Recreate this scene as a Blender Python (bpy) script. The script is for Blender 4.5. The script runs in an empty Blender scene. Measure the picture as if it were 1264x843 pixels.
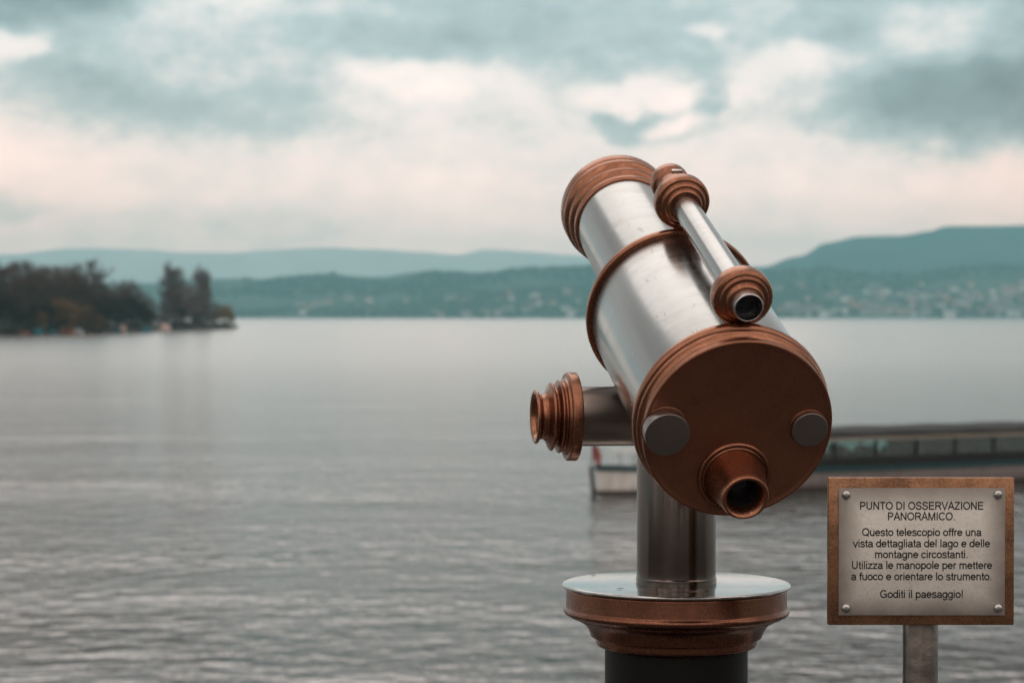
import bpy, bmesh, math, random
from mathutils import Vector, Matrix, noise
random.seed(11)
PI = math.pi
# ------------------------------------------------------------------ camera / scale constants
F = 2809.0            # focal length in photo pixels (1264 px wide, 80 mm on 36 mm)
H = 5.0               # eye height above the lake
QUAY = 3.4            # height of the promenade above the lake
PITCH = math.atan(31.5 / F)
sc = bpy.context.scene
C = sc.collection
cam_d = bpy.data.cameras.new('camera'); cam = bpy.data.objects.new('camera', cam_d); C.objects.link(cam)
cam.location = (0, 0, H); cam.rotation_euler = (PI / 2 - PITCH, 0, 0)
cam_d.sensor_width = 36; cam_d.lens = 80.0; cam_d.clip_start = .05; cam_d.clip_end = 80000
cam_d.dof.use_dof = True; cam_d.dof.focus_distance = 2.80; cam_d.dof.aperture_fstop = 9.0
sc.camera = cam
vs = sc.view_settings
vs.view_transform = 'Standard'; vs.look = 'None'; vs.gamma = 1; vs.use_curve_mapping = False; vs.exposure = 0.0
SUN_EL, SUN_AZ = math.radians(48), math.radians(-14)     # azimuth measured from +Y (the view) towards +X
sd = bpy.data.lights.new('sun', 'SUN'); sd.energy = .55; sd.angle = math.radians(45); sd.color = (1, .95, .9)
so = bpy.data.objects.new('sun', sd); C.objects.link(so)
sdir = Vector((math.sin(SUN_AZ) * math.cos(SUN_EL), math.cos(SUN_AZ) * math.cos(SUN_EL), math.sin(SUN_EL)))
so.location = sdir * 50; so.rotation_euler = (-sdir).to_track_quat('-Z', 'Y').to_euler()

# ------------------------------------------------------------------ node helpers
class NT:
    def __init__(s, tree): s.t = tree; s.n = tree.nodes; s.l = tree.links
    def node(s, typ, ins=None, **props):
        nd = s.n.new(typ)
        for k, v in props.items(): setattr(nd, k, v)
        if ins:
            for k, v in ins.items():
                sock = nd.inputs[k]
                if isinstance(v, bpy.types.NodeSocket): s.l.new(v, sock)
                else: sock.default_value = v
        return nd
    def m(s, op, a, b=None, c=None, clamp=False):
        nd = s.n.new('ShaderNodeMath'); nd.operation = op; nd.use_clamp = clamp
        for i, v in enumerate((a, b, c)):
            if v is None: continue
            if isinstance(v, bpy.types.NodeSocket): s.l.new(v, nd.inputs[i])
            else: nd.inputs[i].default_value = v
        return nd.outputs[0]
    def ramp(s, fac, stops, interp='LINEAR'):
        nd = s.n.new('ShaderNodeValToRGB'); cr = nd.color_ramp; cr.interpolation = interp
        while len(cr.elements) < len(stops): cr.elements.new(.5)
        for e, (p, c) in zip(cr.elements, stops):
            e.position = p; e.color = (c, c, c, 1) if isinstance(c, (int, float)) else (*c, 1)
        s.l.new(fac, nd.inputs[0]); return nd.outputs[0]
    def mix(s, fac, a, b):
        nd = s.n.new('ShaderNodeMix'); nd.data_type = 'RGBA'
        for i, v in ((0, fac), (6, a), (7, b)):
            if isinstance(v, bpy.types.NodeSocket): s.l.new(v, nd.inputs[i])
            else: nd.inputs[i].default_value = v if i == 0 else (*v[:3], 1)
        return nd.outputs[2]

# ------------------------------------------------------------------ world: sky with broken cloud
w = bpy.data.worlds.new('World'); sc.world = w; w.use_nodes = True
T = NT(w.node_tree); T.n.clear()
tc = T.node('ShaderNodeTexCoord')
nrm = T.node('ShaderNodeVectorMath', {0: tc.outputs['Generated']}, operation='NORMALIZE').outputs[0]
sp = T.node('ShaderNodeSeparateXYZ', {0: nrm})
dx, dy, dz = sp.outputs
U = T.m('MULTIPLY_ADD', T.m('ARCTAN2', dx, dy), 28.09, 6.32)      # azimuth, 100ths of the lens
V = T.m('MULTIPLY_ADD', T.m('ARCSINE', dz), -28.09, 3.90)         # elevation, downwards
uv = T.node('ShaderNodeCombineXYZ', {0: U, 1: V}).outputs[0]
def wnoise(scale, detail, rough, off, sx=1, sy=1):
    mp = T.node('ShaderNodeMapping', {0: uv, 'Location': (off, off * .7, off * .3), 'Scale': (sx, sy, 1)})
    return T.node('ShaderNodeTexNoise', {'Vector': mp.outputs[0], 'Scale': scale, 'Detail': detail, 'Roughness': rough})
wn = wnoise(.85, 7, .55, 3.1)
wsep = T.node('ShaderNodeSeparateXYZ', {0: wn.outputs['Color']})
U2 = T.m('ADD', U, T.m('MULTIPLY', T.m('SUBTRACT', wsep.outputs[0], .5), 1.5))
V2 = T.m('ADD', V, T.m('MULTIPLY', T.m('SUBTRACT', wsep.outputs[1], .5), 1.0))
def blob(cx, cy, rx, ry, amp, rot=0, hard=False):
    c, s = math.cos(math.radians(rot)), math.sin(math.radians(rot))
    a = T.m('SUBTRACT', U2, cx); b = T.m('SUBTRACT', V2, cy)
    p = T.m('ADD', T.m('MULTIPLY', a, c / rx), T.m('MULTIPLY', b, s / rx))
    q = T.m('ADD', T.m('MULTIPLY', a, -s / ry), T.m('MULTIPLY', b, c / ry))
    d = T.m('ADD', T.m('MULTIPLY', p, p), T.m('MULTIPLY', q, q))
    if hard: d = T.m('MULTIPLY', d, d)
    return T.m('MULTIPLY', T.m('EXPONENT', T.m('MULTIPLY', d, -1)), amp)
# base tone: brighter towards the lower sky
base = T.ramp(T.m('MULTIPLY_ADD', V, 1 / 12, .5), [(0, .66), (.42, .52), (.50, .45), (.58, .58), (.68, .74), (.84, .76), (1, .5)])
tone = base
BL = [(.3, .05, 1.6, .50, -.36, 0, 1), (.2, .62, .62, .22, .24, -8, 1), (2.2, .12, 1.6, .20, .22, -8, 0),
      (1.3, 1.25, 1.7, .50, -.27, 12, 0), (3.3, 1.3, 1.3, .45, -.20, 8, 0), (4.1, .35, 1.6, .3, -.10, 0, 0),
      (.5, 2.0, 1.7, .55, .16, 0, 0), (.15, 2.60, .55, .20, -.22, 0, 1), (3.2, 2.72, 2.2, .16, -.14, 0, 0),
      (5.35, 1.05, 1.15, .26, .26, 4, 1), (7.85, 1.15, .85, .20, .24, 5, 1), (7.0, .45, 2.3, .50, -.14, 0, 0),
      (7.75, 1.50, .42, .20, -.34, 0, 1), (8.62, 1.33, .30, .26, -.30, 0, 1), (8.3, 1.74, .5, .10, -.15, 0, 1),
      (8.1, 1.58, .28, .1, .25, 0, 1), (9.0, 1.32, .5, .22, .16, 0, 0),
      (10.0, 1.00, .95, .40, .26, 0, 1), (11.3, .30, .8, .38, .05, -10, 0), (8.8, .3, .25, .10, .15, 0, 1),
      (11.8, 1.40, 1.9, .56, -.50, 4, 1), (12.7, .6, .8, .9, -.24, 0, 0), (10.4, .55, .5, .3, -.14, 0, 0),
      (12.3, 2.3, 1.0, .42, .16, 0, 0), (9.9, 2.45, 1.2, .2, .08, 0, 0), (6.0, 2.3, 2.5, .8, .04, 0, 0)]
for (cx, cy, rx, ry, am, ro, hd) in BL: tone = T.m('ADD', tone, blob(cx, cy, rx, ry, am * .85, ro, hd))
n1 = wnoise(.55, 8, .56, 9.3, 1, 1.9).outputs[0]
n2 = wnoise(.16, 5, .5, 21.0, 1, 1.3).outputs[0]
n3 = wnoise(1.9, 8, .62, 5.0, 1, 1.5).outputs[0]
tone = T.m('ADD', tone, T.m('MULTIPLY', T.m('SUBTRACT', n1, .5), .50))
tone = T.m('ADD', tone, T.m('MULTIPLY', T.m('SUBTRACT', n3, .5), .34))
# out-of-view sky shaped for the metal: darkened sides and rear, brightened high ahead
back = T.m('SMOOTH_MIN', T.m('MULTIPLY_ADD', dy, -1.0, .42), .78, .1)
back = T.m('MAXIMUM', back, 0)
tone = T.m('SUBTRACT', tone, T.m('MULTIPLY', back, .25))
tone = T.m('ADD', tone, T.m('MULTIPLY', T.m('SUBTRACT', n2, .5), T.m('MULTIPLY_ADD', back, .7, .10)))
hb = T.m('EXPONENT', T.m('MULTIPLY', T.m('ADD', T.m('POWER', T.m('MULTIPLY', T.m('SUBTRACT', U, 4.0), 1 / 15.), 2),
                                          T.m('POWER', T.m('MULTIPLY', T.m('ADD', V, 17.5), 1 / 12.5), 2)), -1))
side = T.m('MULTIPLY', T.m('SUBTRACT', 1.0, hb), T.ramp(dz, [(.16, 0.0), (.42, 1.0)]))
tone = T.m('SUBTRACT', tone, T.m('MULTIPLY', side, .38))
col = T.ramp(tone, [(0, (.100, .130, .140)), (.25, (.185, .262, .280)), (.47, (.345, .438, .452)), (.63, (.620, .630, .620)),
                    (.80, (.790, .740, .710)), (1, (.90, .84, .80))])
warm = T.m('ADD', blob(-.2, 2.3, 2.2, 1.3, .45), blob(12.7, 2.4, 1.6, .9, .6))
col = T.mix(T.m('MINIMUM', warm, 1), col, T.node('ShaderNodeMix', {0: 1.0, 6: col, 7: (1.0, .86, .80, 1)}, data_type='RGBA', blend_type='MULTIPLY').outputs[2])
sky = T.node('ShaderNodeTexSky', sky_type='NISHITA', sun_disc=False, sun_elevation=SUN_EL, sun_rotation=SUN_AZ, air_density=1.2, dust_density=2.0)
# the higher cloud deck is plain warm grey
hgrey = T.node('ShaderNodeRGBToBW', {0: col}).outputs[0]
hg = T.node('ShaderNodeVectorMath', {0: (1.06, .99, .955), 'Scale': hgrey}, operation='SCALE').outputs[0]
col = T.mix(T.ramp(dz, [(.15, 0.0), (.26, .8)]), col, hg)
# unseen warm grey surroundings behind the viewer, streaked upright for the post's reflections
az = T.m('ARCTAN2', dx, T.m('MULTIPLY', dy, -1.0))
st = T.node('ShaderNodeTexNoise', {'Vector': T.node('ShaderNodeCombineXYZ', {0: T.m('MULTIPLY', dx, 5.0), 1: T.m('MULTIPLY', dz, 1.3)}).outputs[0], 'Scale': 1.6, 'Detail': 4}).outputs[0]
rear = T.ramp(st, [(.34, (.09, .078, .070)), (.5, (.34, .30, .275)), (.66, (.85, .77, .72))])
rear = T.node('ShaderNodeVectorMath', {0: rear, 'Scale': T.ramp(dz, [(.12, .42), (.55, 1.0)])}, operation='SCALE').outputs[0]  # brighter aloft, added to light the sign without lifting the post
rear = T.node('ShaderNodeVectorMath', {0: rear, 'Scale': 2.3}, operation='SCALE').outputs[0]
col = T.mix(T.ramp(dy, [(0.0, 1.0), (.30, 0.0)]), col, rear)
low = T.m('EXPONENT', T.m('MULTIPLY', T.m('POWER', T.m('MULTIPLY', T.m('SUBTRACT', V, 3.9), 1 / 3.0), 2), -1))
low = T.m('MULTIPLY', low, T.ramp(dy, [(.3, 0.0), (.6, 1.0)]))
col = T.mix(low, col, T.node('ShaderNodeMix', {0: 1.0, 6: col, 7: (1.48, 1.12, 1.03, 1)}, data_type='RGBA', blend_type='MULTIPLY', clamp_result=False).outputs[2])
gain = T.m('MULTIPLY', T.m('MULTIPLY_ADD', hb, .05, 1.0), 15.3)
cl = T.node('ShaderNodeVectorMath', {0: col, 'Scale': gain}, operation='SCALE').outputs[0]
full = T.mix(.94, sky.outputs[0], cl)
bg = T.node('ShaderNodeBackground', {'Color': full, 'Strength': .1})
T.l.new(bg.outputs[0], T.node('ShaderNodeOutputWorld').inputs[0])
w.cycles.sampling_method = 'MANUAL'; w.cycles.sample_map_resolution = 1024

# ------------------------------------------------------------------ geometry frame of the place
def ray(px, py):
    a, d, b = (px - 632) / F, 1.0, (421.5 - py) / F
    return Vector((a, math.cos(PITCH) * d + math.sin(PITCH) * b, -math.sin(PITCH) * d + math.cos(PITCH) * b))
def P(px, py, d): return Vector((0, 0, H)) + ray(px, py) * d
def on_lake(px, py, z=0.0):                      # the point at height z seen at photo pixel (px,py)
    r = ray(px, py); return Vector((0, 0, H)) + r * ((z - H) / r.z)

# ------------------------------------------------------------------ mesh helpers
def link(name, me, parent=None, loc=None):
    o = bpy.data.objects.new(name, me); C.objects.link(o)
    if parent: o.parent = parent
    if loc is not None: o.location = loc
    return o
def fin(name, bm, mats, parent=None, loc=None, smooth=True, ang=32):
    if smooth:
        bm.normal_update()
        for f in bm.faces: f.smooth = True
        for e in bm.edges:
            if len(e.link_faces) == 2 and e.calc_face_angle(0) > math.radians(ang): e.smooth = False
    me = bpy.data.meshes.new(name); bm.to_mesh(me); bm.free()
    for m_ in (mats if isinstance(mats, (list, tuple)) else [mats]): me.materials.append(m_)
    return link(name, me, parent, loc)
def tag(o, label=None, cat=None, group=None, kind=None):
    if label: o['label'] = label
    if cat: o['category'] = cat
    if group: o['group'] = group
    if kind: o['kind'] = kind
    return o
def empty(name, loc=(0, 0, 0)):
    o = bpy.data.objects.new(name, None); C.objects.link(o); o.location = loc; o.empty_display_size = .2; return o
def soften(prof, r=.0012):
    """round the corners of a (z, radius) profile"""
    out = [prof[0]]
    for i in range(1, len(prof) - 1):
        a, b, c = (Vector(prof[i - 1]), Vector(prof[i]), Vector(prof[i + 1]))
        u, v = a - b, c - b
        if u.length < 1e-7 or v.length < 1e-7 or u.angle(v) > math.radians(160): out.append(prof[i]); continue
        k = min(r, u.length * .4, v.length * .4)
        p0, p2 = b + u.normalized() * k, b + v.normalized() * k
        for t in (0, .33, .67, 1):
            q = p0 * (1 - t) ** 2 + b * 2 * t * (1 - t) + p2 * t * t; out.append((q.x, q.y))
    out.append(prof[-1]); return out
def lathe(bm, prof, n=112, cx=0, cy=0, r=.0012, axis='Z'):
    """revolve (z, radius); radius 0 closes with a fan"""
    prof = soften(prof, r); rings = []
    def pt(x, y, z): return (cx + x, cy + y, z) if axis == 'Z' else (z, cx + x, cy + y)
    for z, q in prof:
        if q < 1e-6: rings.append([bm.verts.new(pt(0, 0, z))])
        else: rings.append([bm.verts.new(pt(q * math.cos(2 * PI * k / n), q * math.sin(2 * PI * k / n), z)) for k in range(n)])
    for a, b in zip(rings, rings[1:]):
        for k in range(n):
            k2 = (k + 1) % n
            if len(a) == 1 and len(b) == 1: continue
            if len(a) == 1: bm.faces.new((a[0], b[k2], b[k]))
            elif len(b) == 1: bm.faces.new((a[k], a[k2], b[0]))
            else: bm.faces.new((a[k], a[k2], b[k2], b[k]))
    return bm
def turned(name, prof, mat, parent, n=112, r=.0012, loc=None, ang=32, x=0, y=0):
    bm = bmesh.new(); lathe(bm, prof, n, x, y, r)
    bmesh.ops.recalc_face_normals(bm, faces=bm.faces[:])
    return fin(name, bm, mat, parent, loc, ang=ang)
def box(bm, x0, x1, y0, y1, z0, z1, bev=0, mi=0):
    vs_ = [bm.verts.new((x, y, z)) for x in (x0, x1) for y in (y0, y1) for z in (z0, z1)]
    fs = [bm.faces.new([vs_[i] for i in q]) for q in ((0, 1, 3, 2), (4, 6, 7, 5), (0, 4, 5, 1), (2, 3, 7, 6), (0, 2, 6, 4), (1, 5, 7, 3))]
    for f in fs: f.material_index = mi
    if bev:
        es = set(e for f in fs for e in f.edges)
        bmesh.ops.bevel(bm, geom=list(es), offset=bev, segments=2, affect='EDGES', profile=.5)
    return bm
def tube(bm, pts, rad, n=8, mi=0):
    """swept tube along pts with radii"""
    rings = []
    for i, p in enumerate(pts):
        a = pts[max(i - 1, 0)]; b = pts[min(i + 1, len(pts) - 1)]
        d = (Vector(b) - Vector(a)).normalized()
        s = d.orthogonal().normalized(); t = d.cross(s)
        if i and (s.dot(ps) < 0 or True):
            s = (ps - d * ps.dot(d)).normalized(); t = d.cross(s)
        ps = s
        q = rad[i] if isinstance(rad, (list, tuple)) else rad
        rings.append([bm.verts.new(Vector(p) + (s * math.cos(2 * PI * k / n) + t * math.sin(2 * PI * k / n)) * q) for k in range(n)])
    for a, b in zip(rings, rings[1:]):
        for k in range(n): bm.faces.new((a[k], a[(k + 1) % n], b[(k + 1) % n], b[k])).material_index = mi
    bm.faces.new(rings[0][::-1]).material_index = mi; bm.faces.new(rings[-1]).material_index = mi

# ------------------------------------------------------------------ materials
def new_mat(name):
    m_ = bpy.data.materials.new(name); m_.use_nodes = True; t = NT(m_.node_tree); t.n.clear()
    t.out = t.node('ShaderNodeOutputMaterial'); t.bsdf = t.node('ShaderNodeBsdfPrincipled'); t.l.new(t.bsdf.outputs[0], t.out.inputs[0])
    return m_, t
def plain(name, col_, rough=.7, metal=0, var=.25, scale=3, bump=0):
    m_, t = new_mat(name); b = t.bsdf
    co = t.node('ShaderNodeTexCoord').outputs['Object']
    nz = t.node('ShaderNodeTexNoise', {'Vector': co, 'Scale': scale, 'Detail': 6})
    k = t.ramp(nz.outputs[0], [(.25, 0.0), (.75, 1.0)])
    t.l.new(t.mix(k, [c * (1 - var) for c in col_], [min(1, c * (1 + var)) for c in col_]), b.inputs['Base Color'])
    b.inputs['Roughness'].default_value = rough; b.inputs['Metallic'].default_value = metal
    if bump: t.l.new(t.node('ShaderNodeBump', {'Height': nz.outputs[0], 'Strength': bump, 'Distance': .1}).outputs[0], b.inputs['Normal'])
    return m_
def steel(name, base=(.385, .372, .358), rough=(.15, .28), ring=True, scratch=True, dirt=.25, tint=(.33, .27, .23)):
    """brushed stainless: fine turning lines round the axis (local Z), faint smears and scratches"""
    m_, t = new_mat(name); b = t.bsdf
    co = t.node('ShaderNodeTexCoord').outputs['Object']
    lines = t.node('ShaderNodeTexNoise', {'Vector': t.node('ShaderNodeMapping', {0: co, 'Scale': (5, 5, 520) if ring else (520, 520, 4)}).outputs[0], 'Scale': 1.0, 'Detail': 3})
    band = t.node('ShaderNodeTexNoise', {'Vector': t.node('ShaderNodeMapping', {0: co, 'Scale': (9, 9, 60) if ring else (60, 60, 5)}).outputs[0], 'Scale': 1.0, 'Detail': 5, 'Roughness': .6})
    smear = t.node('ShaderNodeTexNoise', {'Vector': co, 'Scale': 14.0, 'Detail': 8, 'Roughness': .65, 'Distortion': .6})
    ro = t.m('ADD', t.m('MULTIPLY', band.outputs[0], .5), t.m('MULTIPLY', smear.outputs[0], .5))
    ro = t.ramp(ro, [(.35, rough[0]), (.65, rough[1])])
    stain = t.ramp(smear.outputs[0], [(.52, 0.0), (.75, dirt)])
    c = t.mix(stain, base, tint)
    if scratch:
        sc_ = 0.0
        for rt, of in (((.5, .3, .9), 0), ((.3, -.5, 2.0), 4.7)):     # short curved hairline scratches
            wq = t.node('ShaderNodeVectorMath', {0: co, 1: t.node('ShaderNodeVectorMath', {0: smear.outputs['Color'], 'Scale': .012}, operation='SCALE').outputs[0]}, operation='ADD').outputs[0]
            v = t.node('ShaderNodeTexNoise', {'Vector': t.node('ShaderNodeMapping', {0: wq, 'Location': (of, of, of), 'Rotation': rt, 'Scale': (22, 620, 30)}).outputs[0], 'Scale': 1.0, 'Detail': 0})
            g = t.ramp(t.node('ShaderNodeTexNoise', {'Vector': co, 'Scale': 26.0 + of, 'Detail': 2}).outputs[0], [(.58, 0.0), (.66, 1.0)])
            sc_ = t.m('ADD', sc_, t.m('MULTIPLY', t.ramp(v.outputs[0], [(.70, 0.0), (.77, .32)]), g))
        c = t.mix(sc_, c, (.28, .23, .21))
        ro = t.m('ADD', ro, t.m('MULTIPLY', sc_, .3))
    t.l.new(c, b.inputs['Base Color']); t.l.new(ro, b.inputs['Roughness'])
    b.inputs['Metallic'].default_value = 1
    hgt = t.m('ADD', t.m('MULTIPLY', lines.outputs[0], 1.0), t.m('MULTIPLY', band.outputs[0], .35))
    t.l.new(t.node('ShaderNodeBump', {'Height': hgt, 'Strength': .06, 'Distance': .0004}).outputs[0], b.inputs['Normal'])
    return m_
def copper(name, base=(.33, .141, .083), dark=(.15, .056, .033), rough=(.20, .34), amt=.38, turn=True, metal=.95):
    m_, t = new_mat(name); b = t.bsdf
    co = t.node('ShaderNodeTexCoord').outputs['Object']
    n1_ = t.node('ShaderNodeTexNoise', {'Vector': co, 'Scale': 20.0, 'Detail': 9, 'Roughness': .68, 'Distortion': .4}).outputs[0]
    n2_ = t.node('ShaderNodeTexNoise', {'Vector': co, 'Scale': 340.0, 'Detail': 4, 'Roughness': .6}).outputs[0]
    n3_ = t.node('ShaderNodeTexNoise', {'Vector': t.node('ShaderNodeMapping', {0: co, 'Scale': (8, 8, 330)}).outputs[0], 'Scale': 1.0, 'Detail': 4}).outputs[0]
    k = t.m('ADD', t.m('MULTIPLY', n1_, .62), t.m('MULTIPLY', n2_, .38))
    c = t.mix(t.ramp(k, [(.40, 0.0), (.62, amt)]), base, dark)
    spots = t.ramp(t.node('ShaderNodeTexNoise', {'Vector': co, 'Scale': 95.0, 'Detail': 2}).outputs[0], [(.73, 0.0), (.80, .4)])
    c = t.mix(spots, c, (.07, .035, .022))
    t.l.new(c, b.inputs['Base Color']); b.inputs['Metallic'].default_value = metal
    t.l.new(t.ramp(k, [(.38, rough[0]), (.62, rough[1])]), b.inputs['Roughness'])
    hgt = t.m('ADD', n2_, t.m('MULTIPLY', n3_, 1.6 if turn else 0))
    t.l.new(t.node('ShaderNodeBump', {'Height': hgt, 'Strength': .10, 'Distance': .0005}).outputs[0], b.inputs['Normal'])
    return m_
M_STEEL = steel('brushed_steel')
M_POST = steel('post_steel', base=(.135, .106, .092), rough=(.12, .24), ring=False, scratch=False, dirt=.5, tint=(.17, .13, .11))
M_CAP = steel('cap_steel', base=(.28, .235, .22), rough=(.25, .40), scratch=False, dirt=.3)
M_AXLE = steel('axle_steel', base=(.30, .245, .22), rough=(.26, .38), ring=False, scratch=False, dirt=.4, tint=(.17, .13, .11))
M_MIRROR = steel('polished_plate', base=(.50, .47, .45), rough=(.05, .16), scratch=False, dirt=.75)
M_COP = copper('copper')
M_COPF = copper('copper_face', base=(.33, .140, .083), dark=(.185, .078, .048), amt=.75, turn=False, rough=(.36, .5))
M_COPD = copper('copper_dark', base=(.24, .096, .058), dark=(.10, .042, .028), amt=.7)
PILLAR_SPEC = .15
M_DARK = plain('black_bore', (.012, .011, .011), .5)
M_PILLAR = plain('dark_pillar_paint', (.011, .0095, .0085), .5, .2, .25, 9)
M_PILLAR.node_tree.nodes['Principled BSDF'].inputs['Specular IOR Level'].default_value = PILLAR_SPEC
mg, tg = new_mat('lens_glass'); tg.bsdf.inputs['Base Color'].default_value = (.01, .012, .014, 1); tg.bsdf.inputs['Roughness'].default_value = .04
M_LENS = mg
M_CHROME = steel('bolt_steel', base=(.5, .47, .45), rough=(.2, .35), scratch=False)

# water
M_WATER, t = new_mat('lake_water'); b = t.bsdf
co = t.node('ShaderNodeTexCoord').outputs['Object']
def wn_(sx, sy, s, d, r, rot=0):
    return t.node('ShaderNodeTexNoise', {'Vector': t.node('ShaderNodeMapping', {0: co, 'Scale': (sx, sy, 1), 'Rotation': (0, 0, rot)}).outputs[0], 'Scale': s, 'Detail': d, 'Roughness': r}).outputs[0]
big = wn_(.55, 1, .42, 2, .4, .05); mid = wn_(1.0, 1, 1.5, 3, .5, -.12); fine = wn_(.9, 1, 4.2, 2, .5, .2)
swell = wn_(.4, 1, .12, 3, .5, .1)
gust = t.ramp(wn_(.03, .10, 1, 5, .6), [(.38, .60), (.62, 1.0)])
hh = t.m('ADD', t.m('MULTIPLY', swell, .55), t.m('ADD', t.m('MULTIPLY', big, .15), t.m('ADD', t.m('MULTIPLY', mid, .29), t.m('MULTIPLY', fine, .05))))
dist = t.node('ShaderNodeVectorMath', {0: co}, operation='LENGTH').outputs['Value']
fade = t.m('DIVIDE', 1.0, t.m('ADD', 1.0, t.m('DIVIDE', dist, 170.0)))
bmp = t.node('ShaderNodeBump', {'Height': hh, 'Strength': t.m('MULTIPLY', gust, t.m('MULTIPLY_ADD', fade, .9, .08)), 'Distance': 1.0}).outputs[0]
t.n.remove(b)
gl = t.node('ShaderNodeBsdfGlossy', {'Color': (.97, .91, .89, 1), 'Roughness': t.m('MINIMUM', t.m('MULTIPLY_ADD', dist, .0003, .07), .15), 'Normal': bmp}, distribution='MULTI_GGX')
df = t.node('ShaderNodeBsdfDiffuse', {'Color': (.030, .034, .032, 1)})
t.l.new(t.node('ShaderNodeMixShader', {0: t.node('ShaderNodeFresnel', {'IOR': 1.28}).outputs[0], 1: df.outputs[0], 2: gl.outputs[0]}).outputs[0], t.out.inputs[0])

# ------------------------------------------------------------------ setting
def sheet(name, x0, x1, y0, y1, z, mat):
    bm = bmesh.new(); vs_ = [bm.verts.new(p) for p in ((x0, y0, z), (x1, y0, z), (x1, y1, z), (x0, y1, z))]; bm.faces.new(vs_)
    return fin(name, bm, mat, smooth=False)
tag(sheet('lake_water', -10000, 10000, 4.0, 10400, 0, M_WATER), kind='structure')
M_QUAY = plain('promenade_asphalt', (.055, .052, .050), .9, 0, .3, 4, .2)
bm = bmesh.new(); box(bm, -900, 900, -900, 4.25, -.5, QUAY, 0)
tag(fin('promenade', bm, M_QUAY, smooth=False), kind='structure')
M_KERB = plain('quay_stone', (.28, .26, .24), .85, 0, .25, 3, .3)
bm = bmesh.new(); box(bm, -60, 60, 3.85, 4.32, QUAY + .004, QUAY + .13, .012)
tag(fin('quay_kerb', bm, M_KERB), kind='structure')

def interp(tab, x):
    if x <= tab[0][0]: return tab[0][1]
    for (a, p), (b_, q) in zip(tab, tab[1:]):
        if x <= b_:
            s = (x - a) / (b_ - a); s = s * s * (3 - 2 * s); return p + (q - p) * s
    return tab[-1][1]
def fbm(x, y, sc_, oct_=4, seed=0):
    return noise.fractal(Vector((x / sc_, y / sc_, seed * 7.3)), 1.0, 2.0, oct_)
def hill_mat(name, c0, c1, s):
    m_, t_ = new_mat(name); co_ = t_.node('ShaderNodeTexCoord').outputs['Object']
    n_ = t_.node('ShaderNodeTexNoise', {'Vector': co_, 'Scale': s, 'Detail': 9, 'Roughness': .65})
    c = t_.mix(t_.ramp(n_.outputs[0], [(.38, 0.0), (.64, 1.0)]), c0, c1)
    t_.l.new(c, t_.bsdf.inputs['Base Color']); t_.bsdf.inputs['Roughness'].default_value = .95
    t_.bsdf.inputs['Specular IOR Level'].default_value = .1
    return m_
M_NEARHILL = hill_mat('wooded_slope', (.030, .062, .060), (.085, .118, .100), .012)  # some of the haze's teal is put into the slope colours
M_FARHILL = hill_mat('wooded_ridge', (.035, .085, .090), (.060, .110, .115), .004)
M_MOUNT = hill_mat('far_mountain', (.48, .56, .58), (.58, .64, .66), .002)  # paled towards the sky: distance haze put into the colour
near_tab = [(-900, 352), (-300, 340), (0, 344), (120, 350), (180, 348), (260, 343), (320, 343), (410, 335.5), (469, 339), (537, 331.5), (596, 335), (655, 327.6), (715, 325.6), (800, 326), (880, 331), (937, 332), (1000, 330), (1070, 333), (1140, 331), (1200, 327), (1264, 324), (1500, 328), (2200, 345)]
far_tab = [(700, 392), (860, 348), (937, 329), (986, 315), (1021, 298), (1061, 291), (1110, 289), (1145, 284.5), (1168, 278), (1215, 276.5), (1264, 275.5), (1400, 274), (1600, 290), (2200, 330)]
mt_tab = [(-900, 330), (-200, 322), (0, 313), (101, 305.5), (170, 307), (228, 311), (280, 311), (339, 306), (398, 304), (457, 306), (520, 309), (568, 312), (596, 306), (650, 309), (707, 314), (760, 322), (860, 328), (1100, 330), (1500, 326), (2200, 330)]
def near_h(px, y):
    Hr = (390 - interp(near_tab, px)) / F * 6600
    s = max(0, min(1, (y - 5600) / 1000)); s = s ** .8 * (1 - .25 * (1 - s))
    x = (px - 632) / F * y
    dn = 1 if y <= 6600 else max(0, 1 - (y - 6600) / 1500)
    return Hr * s * dn + (fbm(x, y, 260, 5, 1) * 9 * min(1, s * 3)) + (1.2 if s > 0 else 0)
def terrain(name, tab_h, x0, x1, nx, ys, mat):
    bm = bmesh.new(); g = []
    for y in ys: g.append([bm.verts.new(((px - 632) / F * y, y, tab_h(px, y))) for px in (x0 + (x1 - x0) * i / nx for i in range(nx + 1))])
    for a, b_ in zip(g, g[1:]):
        for i in range(nx): bm.faces.new((a[i], a[i + 1], b_[i + 1], b_[i]))
    return tag(fin(name, bm, mat, ang=180), kind='structure')
ys = [5590, 5600, 5612] + [5600 + 1000 * (i / 26) for i in range(1, 27)] + [6800, 7200, 7800]
def nh(px, y): return -.3 if y < 5595 else near_h(px, y)
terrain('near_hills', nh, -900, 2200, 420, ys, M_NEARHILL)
def far_h(px, y):
    Hr = (390 - interp(far_tab, px)) / F * 8200
    s = max(0, min(1, (y - 7300) / 900)); x = (px - 632) / F * y
    dn = 1 if y <= 8200 else max(0, 1 - (y - 8200) / 800)
    return Hr * s ** .85 * dn + fbm(x, y, 420, 5, 2) * 7 * s - (0 if s > 0 else .3)
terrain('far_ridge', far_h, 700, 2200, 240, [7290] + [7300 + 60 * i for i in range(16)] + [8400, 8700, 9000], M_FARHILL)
def mt_h(px, y):
    Hr = (390 - interp(mt_tab, px)) / F * 9700
    s = max(0, min(1, (y - 9050) / 650)); x = (px - 632) / F * y
    dn = 1 if y <= 9700 else max(0, 1 - (y - 9700) / 600)
    return Hr * s * dn + fbm(x, y, 600, 6, 3) * 12 * s - (0 if s > 0 else .3)
terrain('distant_mountains', mt_h, -900, 2200, 360, [9040] + [9050 + 50 * i for i in range(14)] + [9900, 10100, 10300], M_MOUNT)

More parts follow.
